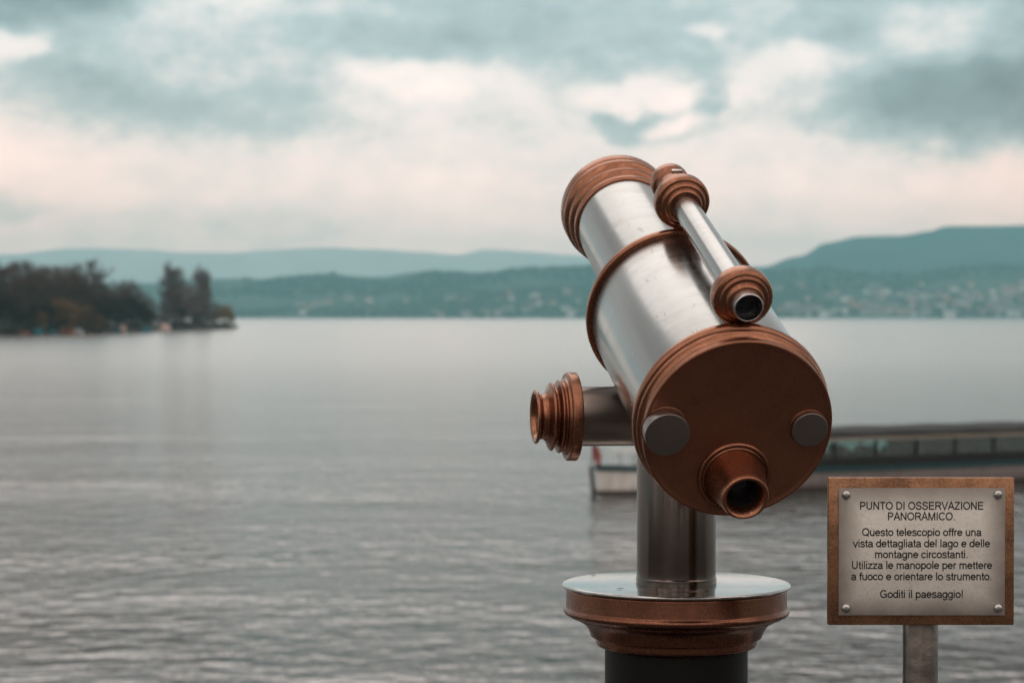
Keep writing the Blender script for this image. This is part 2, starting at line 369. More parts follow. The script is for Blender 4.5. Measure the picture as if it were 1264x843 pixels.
# woodland canopy on the near slope (one mass of tree crowns)
def ico(bm, c, rx, rz, mi=0, sub=1):
    res = bmesh.ops.create_icosphere(bm, subdivisions=sub, radius=1)
    k = random.random() * 9
    for v in res['verts']:
        q = 1 + .25 * noise.noise(v.co * 1.7 + Vector((k, k, k)))
        v.co = Vector((v.co.x * rx * q + c[0], v.co.y * rx * q + c[1], v.co.z * rz * q + c[2]))
    if mi:
        for f in {f for v in res['verts'] for f in v.link_faces}: f.material_index = mi
M_WOOD = hill_mat('woodland_crowns', (.026, .056, .054), (.075, .100, .080), .03)
bt = bmesh.new(); bmesh.ops.create_icosphere(bt, subdivisions=1, radius=1)
tv = [v.co.copy() for v in bt.verts]; tf = [[v.index for v in f.verts] for f in bt.faces]; bt.free()
verts, faces = [], []
for i in range(5200):
    px = random.uniform(200, 1400); y = 5610 + 960 * random.random() ** 1.3
    z = near_h(px, y); x = (px - 632) / F * y
    if fbm(x, y, 330, 3, 8) < -.12: continue
    r_ = random.uniform(5, 11); base_ = len(verts)
    for v in tv: verts.append((x + v.x * r_ * random.uniform(.8, 1.2), y + v.y * r_, z + 3 + v.z * r_ * random.uniform(.7, 1.1)))
    faces += [[base_ + k for k in f] for f in tf]
me = bpy.data.meshes.new('woodland'); me.from_pydata(verts, [], faces); me.materials.append(M_WOOD)
tag(link('woodland', me), 'teal hazed woodland covering the slopes across the lake', 'woodland', kind='stuff')

# ------------------------------------------------------------------ houses across the lake
M_HW = [plain('house_wall_white', (.86, .82, .78), .8), plain('house_wall_cream', (.62, .52, .42), .8), plain('house_wall_grey', (.42, .41, .40), .8)]
M_HR = [plain('roof_tile', (.22, .10, .07), .8), plain('roof_slate', (.09, .085, .085), .7)]
M_PANE = plain('house_pane', (.03, .035, .04), .2)
def house_mesh(w_, d_, h_, rh, wm, rm):
    bm = bmesh.new(); box(bm, -w_ / 2, w_ / 2, -d_ / 2, d_ / 2, -3, h_)
    o = .6; e = [(-w_ / 2 - o, -d_ / 2 - o, h_ - .2), (w_ / 2 + o, -d_ / 2 - o, h_ - .2), (w_ / 2 + o, d_ / 2 + o, h_ - .2), (-w_ / 2 - o, d_ / 2 + o, h_ - .2), (-w_ / 2 - o, 0, h_ + rh), (w_ / 2 + o, 0, h_ + rh)]
    v = [bm.verts.new(p) for p in e]
    for q in ((0, 1, 5, 4), (2, 3, 4, 5), (0, 4, 3), (1, 2, 5), (0, 3, 2, 1)): bm.faces.new([v[i] for i in q]).material_index = 1
    nf = max(1, int(h_ // 3)); nw = max(2, int(w_ // 3.2))
    for a in range(nf):
        for b_ in range(nw):
            cx = -w_ / 2 + (b_ + .5) * w_ / nw; cz = 1.3 + a * 3
            box(bm, cx - .6, cx + .6, -d_ / 2 - .06, -d_ / 2 + .05, cz, cz + 1.4, 0, 2)
    me_ = bpy.data.meshes.new('house'); bm.to_mesh(me_); bm.free()
    for m_ in (wm, rm, M_PANE): me_.materials.append(m_)
    return me_
HM = [house_mesh(11, 9, 6, 3.5, M_HW[0], M_HR[0]), house_mesh(15, 10, 8.5, 3.5, M_HW[0], M_HR[1]), house_mesh(12, 10, 6.5, 4, M_HW[1], M_HR[0]), house_mesh(20, 11, 10, 2.5, M_HW[2], M_HR[1])]
def house(px, y, k, label, group, cat='house', name='house'):
    z = near_h(px, y); o = link(name, HM[k], None, ((px - 632) / F * y, y, z))
    o.rotation_euler.z = random.uniform(-.5, .5); s = random.uniform(.9, 1.6); o.scale = (s, s, s)
    tag(o, label, cat, group)
GL = {'shore': ('pale house by the waterline below the long ridge on the right', 'houses on the right shoreline'),
      'slope': ('pale house among trees on the wooded slope at the right, across the lake', 'houses on the right wooded slope'),
      'mid': ('tiny pale house in the blue haze of the far shore left of the telescope', 'houses on the far shore left of the telescope')}
cl_ = [(1000, .03, 16, .05), (985, .05, 14, .06), (1072, .10, 14, .14), (1090, .05, 18, .05), (1120, .03, 14, .04), (1160, .22, 22, .12), (1190, .18, 24, .1), (1235, .25, 24, .16), (1215, .10, 30, .05), (1255, .42, 18, .1), (1180, .38, 26, .08), (1055, .2, 16, .08), (1250, .05, 20, .03), (1130, .32, 24, .1), (1300, .2, 40, .15)]
cnt = 0
for i in range(235):
    if i % 4 == 0: px = random.uniform(960, 1330); f_ = random.random() ** 1.4 * .6
    else:
        c_ = random.choice(cl_); px = random.gauss(c_[0], c_[2] * .6); f_ = abs(random.gauss(c_[1], c_[3] * .7))
    y = 5612 + 1000 * min(.8, f_); g_ = 'shore' if f_ < .045 else 'slope'
    house(px, y, random.choice((0, 0, 1, 1, 2, 2, 3)), *GL[g_])
for i in range(42):
    px = random.choice((random.uniform(300, 715), random.uniform(560, 715))); f_ = random.random() ** 1.8 * .35
    house(px, 5612 + 1000 * f_, random.choice((0, 1, 2, 3)), *GL['mid'])

# ------------------------------------------------------------------ peninsula with bare trees
shore_tab = [(-260, 419), (0, 414.5), (60, 413), (110, 412), (160, 410), (210, 408), (250, 406.8), (285, 406), (294, 405.3)]
bm = bmesh.new(); front, back_ = [], []
N = 60
for i in range(N + 1):
    px = -260 + (294 + 260) * i / N; p = on_lake(px, interp(shore_tab, px) + .25 * math.sin(i * 2.1))
    t_ = min(1, (N - i) / 7.)
    dep = 6 + 190 * t_ ** 1.2
    front.append((p.x, p.y)); back_.append((p.x - dep * .12, p.y + dep))
rows = []
for s, z in ((0, -.4), (.012, .35), (.05, .8), (.4, 1.6), (1, .2)):
    rows.append([bm.verts.new((a[0] + (b_[0] - a[0]) * s, a[1] + (b_[1] - a[1]) * s, z + .25 * noise.noise(Vector((a[0] * .1, s * 9, 1))))) for a, b_ in zip(front, back_)])
for a, b_ in zip(rows, rows[1:]):
    for i in range(N): bm.faces.new((a[i], a[i + 1], b_[i + 1], b_[i]))
tag(fin('peninsula_ground', bm, plain('shore_earth', (.050, .042, .034), .95, 0, .35, .4), ang=180), kind='structure')

M_BARK = plain('bark', (.050, .040, .034), .95, 0, .3, 2)
M_TW = {'brown': plain('bare_twigs_brown', (.092, .054, .042), .95, 0, .35, .35), 'grey': plain('bare_twigs_grey', (.150, .118, .108), .95, 0, .3, .35),
        'rust': plain('russet_leaves', (.150, .082, .036), .95, 0, .35, .35), 'dark': plain('dark_evergreen', (.032, .020, .014), .95, 0, .4, .35), 'willow': plain('willow_twigs', (.24, .16, .09), .95, 0, .3, .35)}
def make_tree(kind, h, cr, tw, seed):
    """returns (trunk mesh, crown mesh); kind round/poplar/willow/bush"""
    rnd = random.Random(seed); tb = bmesh.new(); cb_v, cb_f = [], []
    def quad(p, d, l, wd):
        d = d.normalized(); s = d.orthogonal().normalized(); s = (Matrix.Rotation(rnd.uniform(0, 6.3), 3, d) @ s)
        k = len(cb_v); q = p + d * l
        cb_v.extend([tuple(p - s * wd), tuple(p + s * wd), tuple(q + s * wd * .25), tuple(q - s * wd * .25)]); cb_f.append((k, k + 1, k + 2, k + 3))
    r0 = h * (.018 if kind != 'poplar' else .014)
    top = h * (.85 if kind == 'poplar' else .62)
    trunk = [Vector((rnd.uniform(-.02, .02) * h * i / 6, rnd.uniform(-.02, .02) * h * i / 6, top * i / 6 - .5 * (i == 0))) for i in range(7)]
    tube(tb, trunk, [r0 * (1 - .8 * i / 6) for i in range(7)], 6)
    def rec(p, d, l, r, lev):
        pts = [p]; q = p.copy(); dd = d.normalized()
        for i in range(3):
            dd = (dd + Vector((rnd.uniform(-.25, .25), rnd.uniform(-.25, .25), rnd.uniform(-.1, .22) if kind != 'willow' else -.25 * lev))).normalized()
            q = q + dd * l / 3; pts.append(q)
        if lev < 2: tube(tb, pts, [r, r * .75, r * .55, r * .35], 4)
        else:
            for a, b_ in zip(pts, pts[1:]): quad(a, b_ - a, (b_ - a).length, max(.035, r))
        nk = (4, 5, 5)[lev] if lev < 3 else 0
        for k in range(nk):
            a = pts[1 + rnd.randrange(3)]
            sd_ = Vector((rnd.gauss(0, 1), rnd.gauss(0, 1), rnd.gauss(.2 if kind != 'willow' else -.9, .6)))
            if kind == 'poplar': sd_ = Vector((rnd.gauss(0, .5), rnd.gauss(0, .5), 1.4))
            nd = (dd * .8 + sd_.normalized() * .9)
            if lev < 2: rec(a, nd, l * rnd.uniform(.5, .75), r * .5, lev + 1)
            else:
                for _ in range(2):
                    v = nd + Vector((rnd.gauss(0, .5), rnd.gauss(0, .5), rnd.gauss(0, .5) - (1.6 if kind == 'willow' else 0)))
                    quad(a, v, l * rnd.uniform(.5, 1.0), .05)
    nl = {'round': 11, 'poplar': 16, 'willow': 10, 'bush': 9}[kind]
    for i in range(nl):
        f = (i + .5) / nl; ang = i * 2.4 + rnd.uniform(-.4, .4)
        if kind == 'poplar':
            a = Vector((0, 0, h * (.10 + .55 * f))); rec(a, Vector((math.cos(ang) * .36, math.sin(ang) * .36, 1)), h * .17, r0 * .3, 0)
        elif kind == 'willow':
            a = trunk[3 + i % 4]; rec(a, Vector((math.cos(ang), math.sin(ang), .9)), cr * .85, r0 * .4, 0)
        elif kind == 'bush':
            rec(Vector((0, 0, .2)), Vector((math.cos(ang) * cr, math.sin(ang) * cr, h * .6)), h * .5, r0 * .6, 0)
        else:
            zz = h * (.24 + .36 * f); a = trunk[min(6, int(zz / top * 6))]
            el = .25 + 1.1 * f; rec(a, Vector((math.cos(ang), math.sin(ang), el)), (cr * .62 + (h - zz) * .16 * f), r0 * .5, 0)
    # leaves / fine twig haze filling the crown in clumps
    ncl = {'round': 46, 'poplar': 44, 'willow': 14, 'bush': 18}[kind]; per = 46
    for i in range(ncl):
        if kind == 'poplar': z = h * rnd.uniform(.10, .92); rr = cr * .8 * (1 if z < h * .82 else .7)
        elif kind == 'round': z = h * rnd.uniform(.22, .93); rr = cr * 1.05 * math.sqrt(max(.22, 1 - ((z - h * .54) / (h * .42)) ** 2))
        elif kind == 'willow': z = h * rnd.uniform(.45, .9); rr = cr * .8
        else: z = h * rnd.uniform(.1, .85); rr = cr * (1 - .5 * z / h)
        an = rnd.uniform(0, 6.3); q = rr * rnd.uniform(.15, .95) ** .55
        c_ = Vector((q * math.cos(an), q * math.sin(an), z)); cs = cr * (.19 if kind != 'poplar' else .36)
        for k in range(per):
            g = Vector((rnd.gauss(0, cs * .6), rnd.gauss(0, cs * .6), rnd.gauss(0, cs * .55)))
            d_ = Vector((rnd.gauss(0, 1), rnd.gauss(0, 1), rnd.gauss(.3, .8))) if kind != 'willow' else Vector((rnd.gauss(0, .25), rnd.gauss(0, .25), -1))
            quad(c_ + g, d_, rnd.uniform(.5, 1.3) * (1.6 if kind == 'willow' else 1), {'rust': .16, 'dark': .2}.get(tw, .075))
    me_t = bpy.data.meshes.new('trunk'); tb.to_mesh(me_t); tb.free(); me_t.materials.append(M_BARK)
    me_c = bpy.data.meshes.new('crown'); me_c.from_pydata(cb_v, [], cb_f); me_c.materials.append(M_TW[tw])
    return me_t, me_c
TP = {'A': make_tree('round', 18, 6.2, 'brown', 1), 'B': make_tree('round', 18, 5.6, 'brown', 2), 'G': make_tree('round', 17, 5.5, 'grey', 3), 'R': make_tree('bush', 8, 4.6, 'rust', 4),
      'D': make_tree('round', 13, 5, 'dark', 5), 'P': make_tree('poplar', 22, 3.3, 'grey', 6), 'W': make_tree('willow', 10, 4.6, 'willow', 7), 'S': make_tree('bush', 5, 3.6, 'dark', 8)}
PH = {'A': 18., 'B': 18., 'G': 17., 'R': 8., 'D': 13., 'P': 22., 'W': 10., 'S': 5.}
def tree(px, top, back_m, kind, name, label, group=None, wide=1.0, cat='tree'):
    p = on_lake(px, interp(shore_tab, px)); y = p.y + back_m; x = (px - 632) / F * y
    hgt = H + (390 - top) / F * y - 1.2
    s = hgt / (PH[kind] * .97)
    e = empty(name, (x, y, 1.0)); e.scale = (s * wide, s * wide, s); e.rotation_euler.z = random.uniform(0, 6.3)
    tag(e, label, cat, group)
    for nm, me_ in zip(('trunk', 'crown'), TP[kind]): link(nm, me_, e)
GB = ('bare brown tree in the dense wood along the left shore', 'bare brown trees of the left shore wood')
tree(105, 322, 14, 'A', 'bare_tree', 'tallest round-crowned bare tree rising above the left shore wood', None, 1.0)
for px, top, bk in ((-30, 331, 20), (-8, 330, 50), (12, 334, 16), (22, 327, 36), (36, 329, 26), (50, 333, 46), (62, 334, 22), (75, 333, 34), (88, 338, 50), (96, 340, 12), (122, 354, 30), (133, 360, 18), (-60, 330, 30), (-90, 332, 30), (-130, 330, 30)):
    tree(px, top - 5, bk, random.choice('AB'), 'bare_tree', *GB)
tree(150, 345, 14, 'A', 'bare_tree', 'pointed bare tree at the right end of the dense left wood', None, .8)
for px, top, bk, lb in ((164, 350, 22, 'bare tree just right of the pointed bare tree on the left shore'), (176, 360, 12, 'lower bare tree stepping down towards the gap before the poplars'), (186, 371, 20, 'small bare tree at the edge of the gap before the poplars')):
    tree(px, top, bk, 'B', 'bare_tree', lb)
GDK = ('dark low tree filling the foot of the left shore wood', 'dark low trees at the foot of the left shore wood')
for px, top in ((-40, 362), (-10, 360), (8, 366), (30, 372), (48, 368), (72, 378), (97, 372), (118, 366), (135, 368), (152, 366), (170, 372)):
    tree(px, top, random.uniform(5, 12), 'D', 'dark_tree', *GDK, wide=1.3)
for px, top, lb in ((44, 382, 'russet leafed small tree low in the left shore wood, left of two others'), (68, 366, 'tallest russet leafed small tree below the big round crown on the left shore'), (93, 372, 'russet leafed small tree at the water below the big round crown'), (117, 386, 'smallest russet leafed bush near the boats on the left shore')):
    tree(px, top, 5, 'R', 'russet_tree', lb, None, 1.1)
tree(214, 325, 12, 'P', 'poplar_tree', 'taller grey bare poplar, left one of the pair near the tip of the shore', None, 1.45)
tree(247, 330, 20, 'P', 'poplar_tree', 'thin grey bare poplar nearer the tip of the shore', None, 1.1)
tree(255, 334, 26, 'P', 'poplar_tree', 'thinnest grey bare poplar beside the right poplar of the shore tip', None, .7)
GG = ('bare grey-brown tree standing between and below the two poplars', 'bare trees below the poplars')
for px, top, bk in ((205, 372, 16), (222, 352, 22), (231, 349, 12), (240, 356, 24), (252, 368, 12), (262, 372, 16)):
    tree(px, top, bk, 'G', 'bare_tree', *GG)
tree(222, 380, 8, 'D', 'dark_tree', 'dark low tree at the foot of the left poplar', None, 1.0)
tree(241, 386, 8, 'D', 'dark_tree', 'dark low tree at the water between the poplars', None, 1.0)
tree(275, 374, 5, 'W', 'willow_tree', 'drooping yellowish willow at the very tip of the left shore', None, 1.25)
# low brush along the waterline
vsb, fsb = [], []
for i in range(9000):
    px = random.uniform(-260, 283); p = on_lake(px, interp(shore_tab, px)); y = p.y + random.uniform(1.5, 9); x = (px - 632) / F * y
    hmax = (4.2 if px < 205 else 3.4) * (.6 + .8 * abs(noise.noise(Vector((px * .06, 0, 0)))) * 2)
    if px > 262: hmax *= .5
    z = .5 + random.random() * hmax; d_ = Vector((random.gauss(0, 1), random.gauss(0, 1), random.gauss(.6, 1))).normalized() * random.uniform(.4, 1.1)
    s_ = d_.orthogonal().normalized() * .16; k = len(vsb); q = Vector((x, y, z))
    vsb += [tuple(q - s_), tuple(q + s_), tuple(q + s_ + d_), tuple(q - s_ + d_)]; fsb.append((k, k + 1, k + 2, k + 3))
me = bpy.data.meshes.new('shore_brush'); me.from_pydata(vsb, [], fsb); me.materials.append(plain('brush', (.030, .027, .022), .95))
tag(link('shore_brush', me), 'dark tangled brush along the waterline of the left shore', 'brush', kind='stuff')

# ------------------------------------------------------------------ small boats at the left shore
def paint(name, c, r=.4): return plain(name, c, r, 0, .1, 2)
M_WHITE = paint('boat_white', (.70, .67, .64)); M_TEAL = paint('teal_canvas', (.03, .20, .24), .8); M_RED = paint('red_orange_canvas', (.42, .13, .08), .8); M_ORG = paint('orange_canvas', (.55, .26, .17), .8); M_NAVY = paint('dark_blue_paint', (.04, .09, .13)); M_GREYC = paint('grey_canvas', (.40, .42, .42), .8); M_PINK = paint('pink_canvas', (.62, .42, .38), .8)
def hull_sections(L, B, Hh, n=14, bow_rise=.25):
    out = []
    for i in range(n + 1):
        s = i / n; wdt = B / 2 * (1 - (1 - min(1, s / .42)) ** 2.2) * (1 - .12 * max(0, s - .6) / .4) if s < 1 else B / 2 * .86
        wdt = max(wdt, .03); top = Hh + bow_rise * max(0, 1 - s / .5) ** 2
        out.append((s * L, wdt, top))
    return out
def hull_bm(L, B, Hh, n=14, bow_rise=.25, keel=-.35):
    bm = bmesh.new(); rings = []
    for x, wd, tp in hull_sections(L, B, Hh, n, bow_rise):
        pr = [(-wd, tp), (-wd * .93, tp * .5), (-wd * .80, .0), (-wd * .35, keel), (wd * .35, keel), (wd * .80, .0), (wd * .93, tp * .5), (wd, tp)]
        rings.append([bm.verts.new((x + (.10 * (.9 - z) if x < .5 else 0), y_, z)) for y_, z in pr])
    for a, b_ in zip(rings, rings[1:]):
        for i in range(7): bm.faces.new((a[i], a[i + 1], b_[i + 1], b_[i]))
        bm.faces.new((a[7], a[0], b_[0], b_[7]))
    bm.faces.new(rings[0]); bm.faces.new(rings[-1][::-1])
    bmesh.ops.recalc_face_normals(bm, faces=bm.faces[:]); return bm
def small_boat(px0, px1, label, hullm, coverm, cov_h=.5, back_m=-2.0):
    pm = (px0 + px1) / 2; p = on_lake(pm, interp(shore_tab, pm)); y = p.y + back_m
    L = (px1 - px0) / F * y
    e = empty('moored_boat', ((px0 - 632) / F * y, y, 0)); e.rotation_euler.z = random.uniform(-.25, .25)
    tag(e, label, 'boat')
    fin('hull', hull_bm(L, L * .36, .6, 12, .2), hullm, e)
    bm = bmesh.new(); secs = hull_sections(L, L * .36, .6, 12, .2); rr = []
    for x, wd, tp in secs[1:]:
        hump = cov_h * math.sin(PI * min(1, (x / L) * 1.0)) ** .6 + .04
        rr.append([bm.verts.new((x, wd * 1.03 * math.cos(a), tp + .02 + hump * math.sin(a))) for a in [PI * k / 8 for k in range(9)]])
    for a, b_ in zip(rr, rr[1:]):
        for k in range(8): bm.faces.new((a[k], a[k + 1], b_[k + 1], b_[k]))
    bm.faces.new(rr[0]); bm.faces.new(rr[-1])
    bmesh.ops.recalc_face_normals(bm, faces=bm.faces[:]); fin('cover', bm, coverm, e)
small_boat(22, 37, 'low boat under a red cover, leftmost of the boats at the wooded shore', M_RED, M_RED, .25)
small_boat(41, 53, 'small boat under a teal cover left of the orange one', M_TEAL, M_TEAL, 1.0)
small_boat(61, 70, 'small dark blue boat touching the left end of the orange one', M_NAVY, M_TEAL, .5, -5)
small_boat(69, 92, 'long boat under an orange-red cover at the wooded shore', M_RED, M_ORG, 1.5, -2)
small_boat(90, 103, 'pale grey boat at the right end of the orange one', M_WHITE, M_GREYC, .9, -8)
small_boat(141, 150, 'small teal boat left of the tiny pink one', M_NAVY, M_TEAL, .6, -6)
small_boat(147, 156, 'tiny pink covered boat below the pointed tree', M_PINK, M_PINK, 1.6, -1)
small_boat(170, 188, 'boat under a bright teal cover below the gap in the trees', M_TEAL, M_TEAL, 1.0, -1)
small_boat(195, 211, 'white boat with rounded pale cover below the left poplar', M_WHITE, M_PINK, 1.6, -5)

# ------------------------------------------------------------------ passenger boat behind the telescope
M_GUN = paint('dark_teal_gunwale', (.008, .045, .052), .35); M_BROWN = paint('dark_brown_rail', (.040, .022, .016), .5)
M_BLK0 = paint('dark_stanchion', (.05, .06, .06), .5)
M_HULL, t = new_mat('boat_hull_shaded_aft')
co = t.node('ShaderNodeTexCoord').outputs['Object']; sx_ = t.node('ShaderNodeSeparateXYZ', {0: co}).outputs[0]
k = t.ramp(t.m('MULTIPLY', sx_, 1 / 16.), [(.20, 0.0), (.24, 1.0)])  # shade of the aft hull put into the colour, pale at the bow
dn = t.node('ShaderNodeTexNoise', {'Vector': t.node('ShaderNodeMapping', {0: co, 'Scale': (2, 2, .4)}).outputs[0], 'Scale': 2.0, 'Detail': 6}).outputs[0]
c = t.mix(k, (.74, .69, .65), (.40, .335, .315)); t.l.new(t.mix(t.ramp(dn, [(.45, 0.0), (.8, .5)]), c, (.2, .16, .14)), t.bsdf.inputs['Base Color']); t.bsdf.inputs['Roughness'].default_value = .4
boat = empty('passenger_boat', (2.36, 63.6, 0)); boat.rotation_euler.z = math.radians(27)
tag(boat, 'long low covered passenger boat with teal gunwale afloat behind the telescope and sign', 'boat')
L, B, HG = 18.0, 3.4, .64
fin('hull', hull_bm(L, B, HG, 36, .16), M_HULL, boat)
secs = hull_sections(L, B, HG, 36, .16)
def strip(name, z_of, th, hh_, mat, out=.03):
    bm = bmesh.new()
    for sgn in (-1, 1):
        rr = []
        for x, wd, tp in secs:
            yy = sgn * (wd * (z_of[1]) + out); z = tp * z_of[0]
            rr.append([bm.verts.new((x - .05, yy - sgn * th, z - hh_)), bm.verts.new((x - .05, yy, z - hh_)), bm.verts.new((x - .05, yy, z)), bm.verts.new((x - .05, yy - sgn * th, z))])
        for a, b_ in zip(rr, rr[1:]):
            for i in range(4): bm.faces.new((a[i], a[(i + 1) % 4], b_[(i + 1) % 4], b_[i]))
        bm.faces.new(rr[0]); bm.faces.new(rr[-1])
    bmesh.ops.recalc_face_normals(bm, faces=bm.faces[:]); return fin(name, bm, mat, boat)
strip('gunwale', (1.05, 1), .10, .15, M_GUN)
strip('waterline_rail', (.16, .84), .05, .10, M_BROWN, .04)
bm = bmesh.new(); tube(bm, [(-.02, 0, -.45), (-.10, 0, .2), (-.16, 0, .68), (-.20, 0, .80)], [.07, .07, .06, .05], 8); fin('stem_post', bm, M_BROWN, boat)
M_FLAGR = paint('flag_red', (.40, .13, .12), .8)
bm = bmesh.new(); tube(bm, [(-.14, 0, .79), (-.10, 0, 1.75)], .018, 6); staff = fin('flag_staff', bm, M_BROWN, boat)
bm = bmesh.new()
gr = [[bm.verts.new((-.10 + u * .22 + .02 * math.sin(v * 3), .07 * math.sin(u * 5 + v * 2), 1.70 - v * .62 - u * .55)) for u in [i / 6 for i in range(7)]] for v in [i / 6 for i in range(7)]]
for a, b_ in zip(gr, gr[1:]):
    for i in range(6): bm.faces.new((a[i], a[i + 1], b_[i + 1], b_[i]))
bmesh.ops.solidify(bm, geom=bm.faces[:], thickness=.01); fin('flag', bm, M_FLAGR, staff)
for sy in (-1, 1):                                               # bow rail with its stanchions
    bm = bmesh.new(); pts = [(x, sy * wd * .9, tp + .42) for x, wd, tp in secs[1:9]]; tube(bm, pts, .022, 6); rail = fin('bow_rail', bm, M_WHITE, boat)
    for x, wd, tp in secs[2:9:2]:
        bm = bmesh.new(); tube(bm, [(x, sy * wd * .9, tp), (x, sy * wd * .9, tp + .41)], .018, 6); fin('stanchion', bm, M_BLK0, rail)
bm = bmesh.new()                                                 # fore deck
rr = [[bm.verts.new((x, -wd * .97, tp - .03)), bm.verts.new((x, 0, tp + .04)), bm.verts.new((x, wd * .97, tp - .03))] for x, wd, tp in secs]
for a, b_ in zip(rr, rr[1:]):
    for i in range(2): bm.faces.new((a[i], a[i + 1], b_[i + 1], b_[i]))
fin('deck', bm, paint('deck_paint', (.42, .40, .38)), boat)
M_ROOF = paint('roof_dark', (.012, .012, .012), .85); M_CREAM = paint('cream_fascia', (.52, .44, .36)); M_BLK = paint('dark_seat', (.008, .009, .009), .8)
X0, X1, WC = 4.2, 17.2, 1.42
bm = bmesh.new(); box(bm, X0, X1, -WC, WC, 1.40, 1.52, .02); fin('roof_beam', bm, M_CREAM, boat)
bm = bmesh.new(); nn = 26; rr = []
for i in range(nn + 1):
    x = X0 - .25 + (X1 - X0 + .5) * i / nn; rr.append([bm.verts.new((x, (WC + .16) * math.cos(a), 1.56 + .15 * math.sin(a) ** .7 + .015 * math.sin(i * 1.3))) for a in [PI * k / 12 for k in range(13)]] + [bm.verts.new((x, -(WC + .16) * .98, 1.525)), bm.verts.new((x, (WC + .16) * .98, 1.525))])
for a, b_ in zip(rr, rr[1:]):
    for k in range(15): bm.faces.new((a[k], a[(k + 1) % 15], b_[(k + 1) % 15], b_[k]))
bm.faces.new(rr[0]); bm.faces.new(rr[-1]); bmesh.ops.recalc_face_normals(bm, faces=bm.faces[:]); fin('roof', bm, M_ROOF, boat)
bm = bmesh.new(); box(bm, X0, X1, -WC + .02, -WC + .07, .56, .92, .01); box(bm, X0, X1, WC - .07, WC - .02, .56, .92, .01); fin('side_panel', bm, M_BLK, boat)
m_g, t = new_mat('tinted_pane'); t.n.remove(t.bsdf)
mx = t.node('ShaderNodeMixShader', {0: t.m('MULTIPLY_ADD', t.node('ShaderNodeFresnel', {'IOR': 1.45}).outputs[0], .7, .08), 1: t.node('ShaderNodeBsdfTransparent', {'Color': (.72, .86, .84, 1)}).outputs[0], 2: t.node('ShaderNodeBsdfGlossy', {'Roughness': .05}).outputs[0]})
t.l.new(mx.outputs[0], t.out.inputs[0])
nb = 9; bw = (X1 - X0) / nb
for i in range(nb + 1):
    x = X0 + i * bw
    for sy in (-1, 1):
        bm = bmesh.new(); box(bm, x - .045, x + .045, sy * (WC - .05) - .04, sy * (WC - .05) + .04, .922, 1.398, .008); fin('roof_post', bm, M_BLK, boat)
        if i < nb:
            bm = bmesh.new(); box(bm, x + .05, x + bw - .05, sy * (WC - .05) - .006, sy * (WC - .05) + .006, .923, 1.397); fin('window', bm, m_g, boat, smooth=False)
for i in range(13):
    x = X0 + .5 + i * .98
    for sy in (-.75, .75):
        bm = bmesh.new(); top = random.uniform(1.02, 1.25); box(bm, x, x + .10, sy - .42, sy + .42, .5, top, .03); box(bm, x - .42, x, sy - .42, sy + .42, .5, .62, .03); fin('seat', bm, M_BLK, boat)
bm = bmesh.new(); box(bm, 10.6, 13.2, -.95, .95, .62, 1.34, .05); fin('wheelhouse_locker', bm, M_BLK, boat)
bm = bmesh.new(); box(bm, 14.4, 17.0, -.95, .95, .62, 1.30, .05); fin('stern_locker', bm, M_BLK, boat)

# ------------------------------------------------------------------ the telescope
AO = P(911, 530, 2.75)                                            # centre of the copper rear face
cp, sp_ = math.cos(PITCH), math.sin(PITCH)
d = Vector((-472, 2809 * cp + 1251 * sp_, -2809 * sp_ + 1251 * cp)).normalized()
leftv = -(d.cross(Vector((0, 0, 1)))).normalized(); upv = d.cross(leftv)
R3 = Matrix((leftv, upv, d)).transposed()
# the post stands where the optical axis passes photo column 835
tt = min((i * .001 for i in range(600)), key=lambda q: abs(632 + F * (AO + d * q).x / (AO + d * q).y - 835))
foot = AO + d * tt; PX, PY = foot.x, foot.y
DZ = lambda py: H + (ray(835, py) * (PY / ray(835, py).y)).z       # height on the post axis seen at row py
scope = empty('viewing_telescope', (PX, PY, QUAY))
tag(scope, 'coin style viewing telescope of brushed steel and copper on a round pedestal', 'telescope')
MT = Matrix.Translation(AO - Vector((PX, PY, QUAY))) @ R3.to_4x4()
def tpart(name, prof, mat, parent=None, x=0, y=0, n=128, r=.0012, ang=32):
    """turned part on the optical tube, z along the tube from the rear face"""
    bm = bmesh.new(); lathe(bm, prof, n, 0, 0, r); bmesh.ops.recalc_face_normals(bm, faces=bm.faces[:])
    o = fin(name, bm, mat, parent or scope, ang=ang)
    if parent is None: o.matrix_local = MT @ Matrix.Translation((x, y, 0))
    else: o.matrix_local = Matrix.Translation((x, y, 0))
    return o
RT = .1140
tpart('rear_tube', [(.030, RT - .004), (.030, RT), (.3535, RT), (.3535, RT - .006)], M_STEEL, n=160)
tpart('band_ring', [(.3535, RT - .006), (.3535, .1175), (.3550, .1200), (.3600, .1208), (.3650, .1200), (.3665, .1175), (.3665, .072)], M_COP, n=160, r=.002)
tpart('front_tube', [(.366, .069), (.366, .0715), (.705, .0715)], M_STEEL, n=128)
bell = tpart('front_bell', [(.690, .0705), (.690, .0730), (.6930, .0752), (.699, .0760), (.7045, .0750), (.7065, .0728), (.7080, .0726), (.710, .0755), (.714, .0790), (.720, .0802), (.726, .0790), (.7285, .0762), (.7305, .0762), (.733, .0795), (.738, .0832), (.744, .0842), (.748, .0836), (.7495, .0822), (.7515, .0822), (.753, .0838), (.764, .0846), (.770, .0835), (.772, .0800), (.770, .072), (.755, .070)], M_COP, n=128, r=.0015)
tpart('front_lens', [(.757, .0705), (.757, 0)], M_LENS, bell)
face = tpart('rear_face', [(.0, 0), (.0, .1080), (-.0010, .1120), (-.0022, .1145), (-.0016, .1166), (.0, .1174), (.0050, .1176), (.0085, .1160), (.0105, .1140)], M_COPF, n=180, r=.0010)
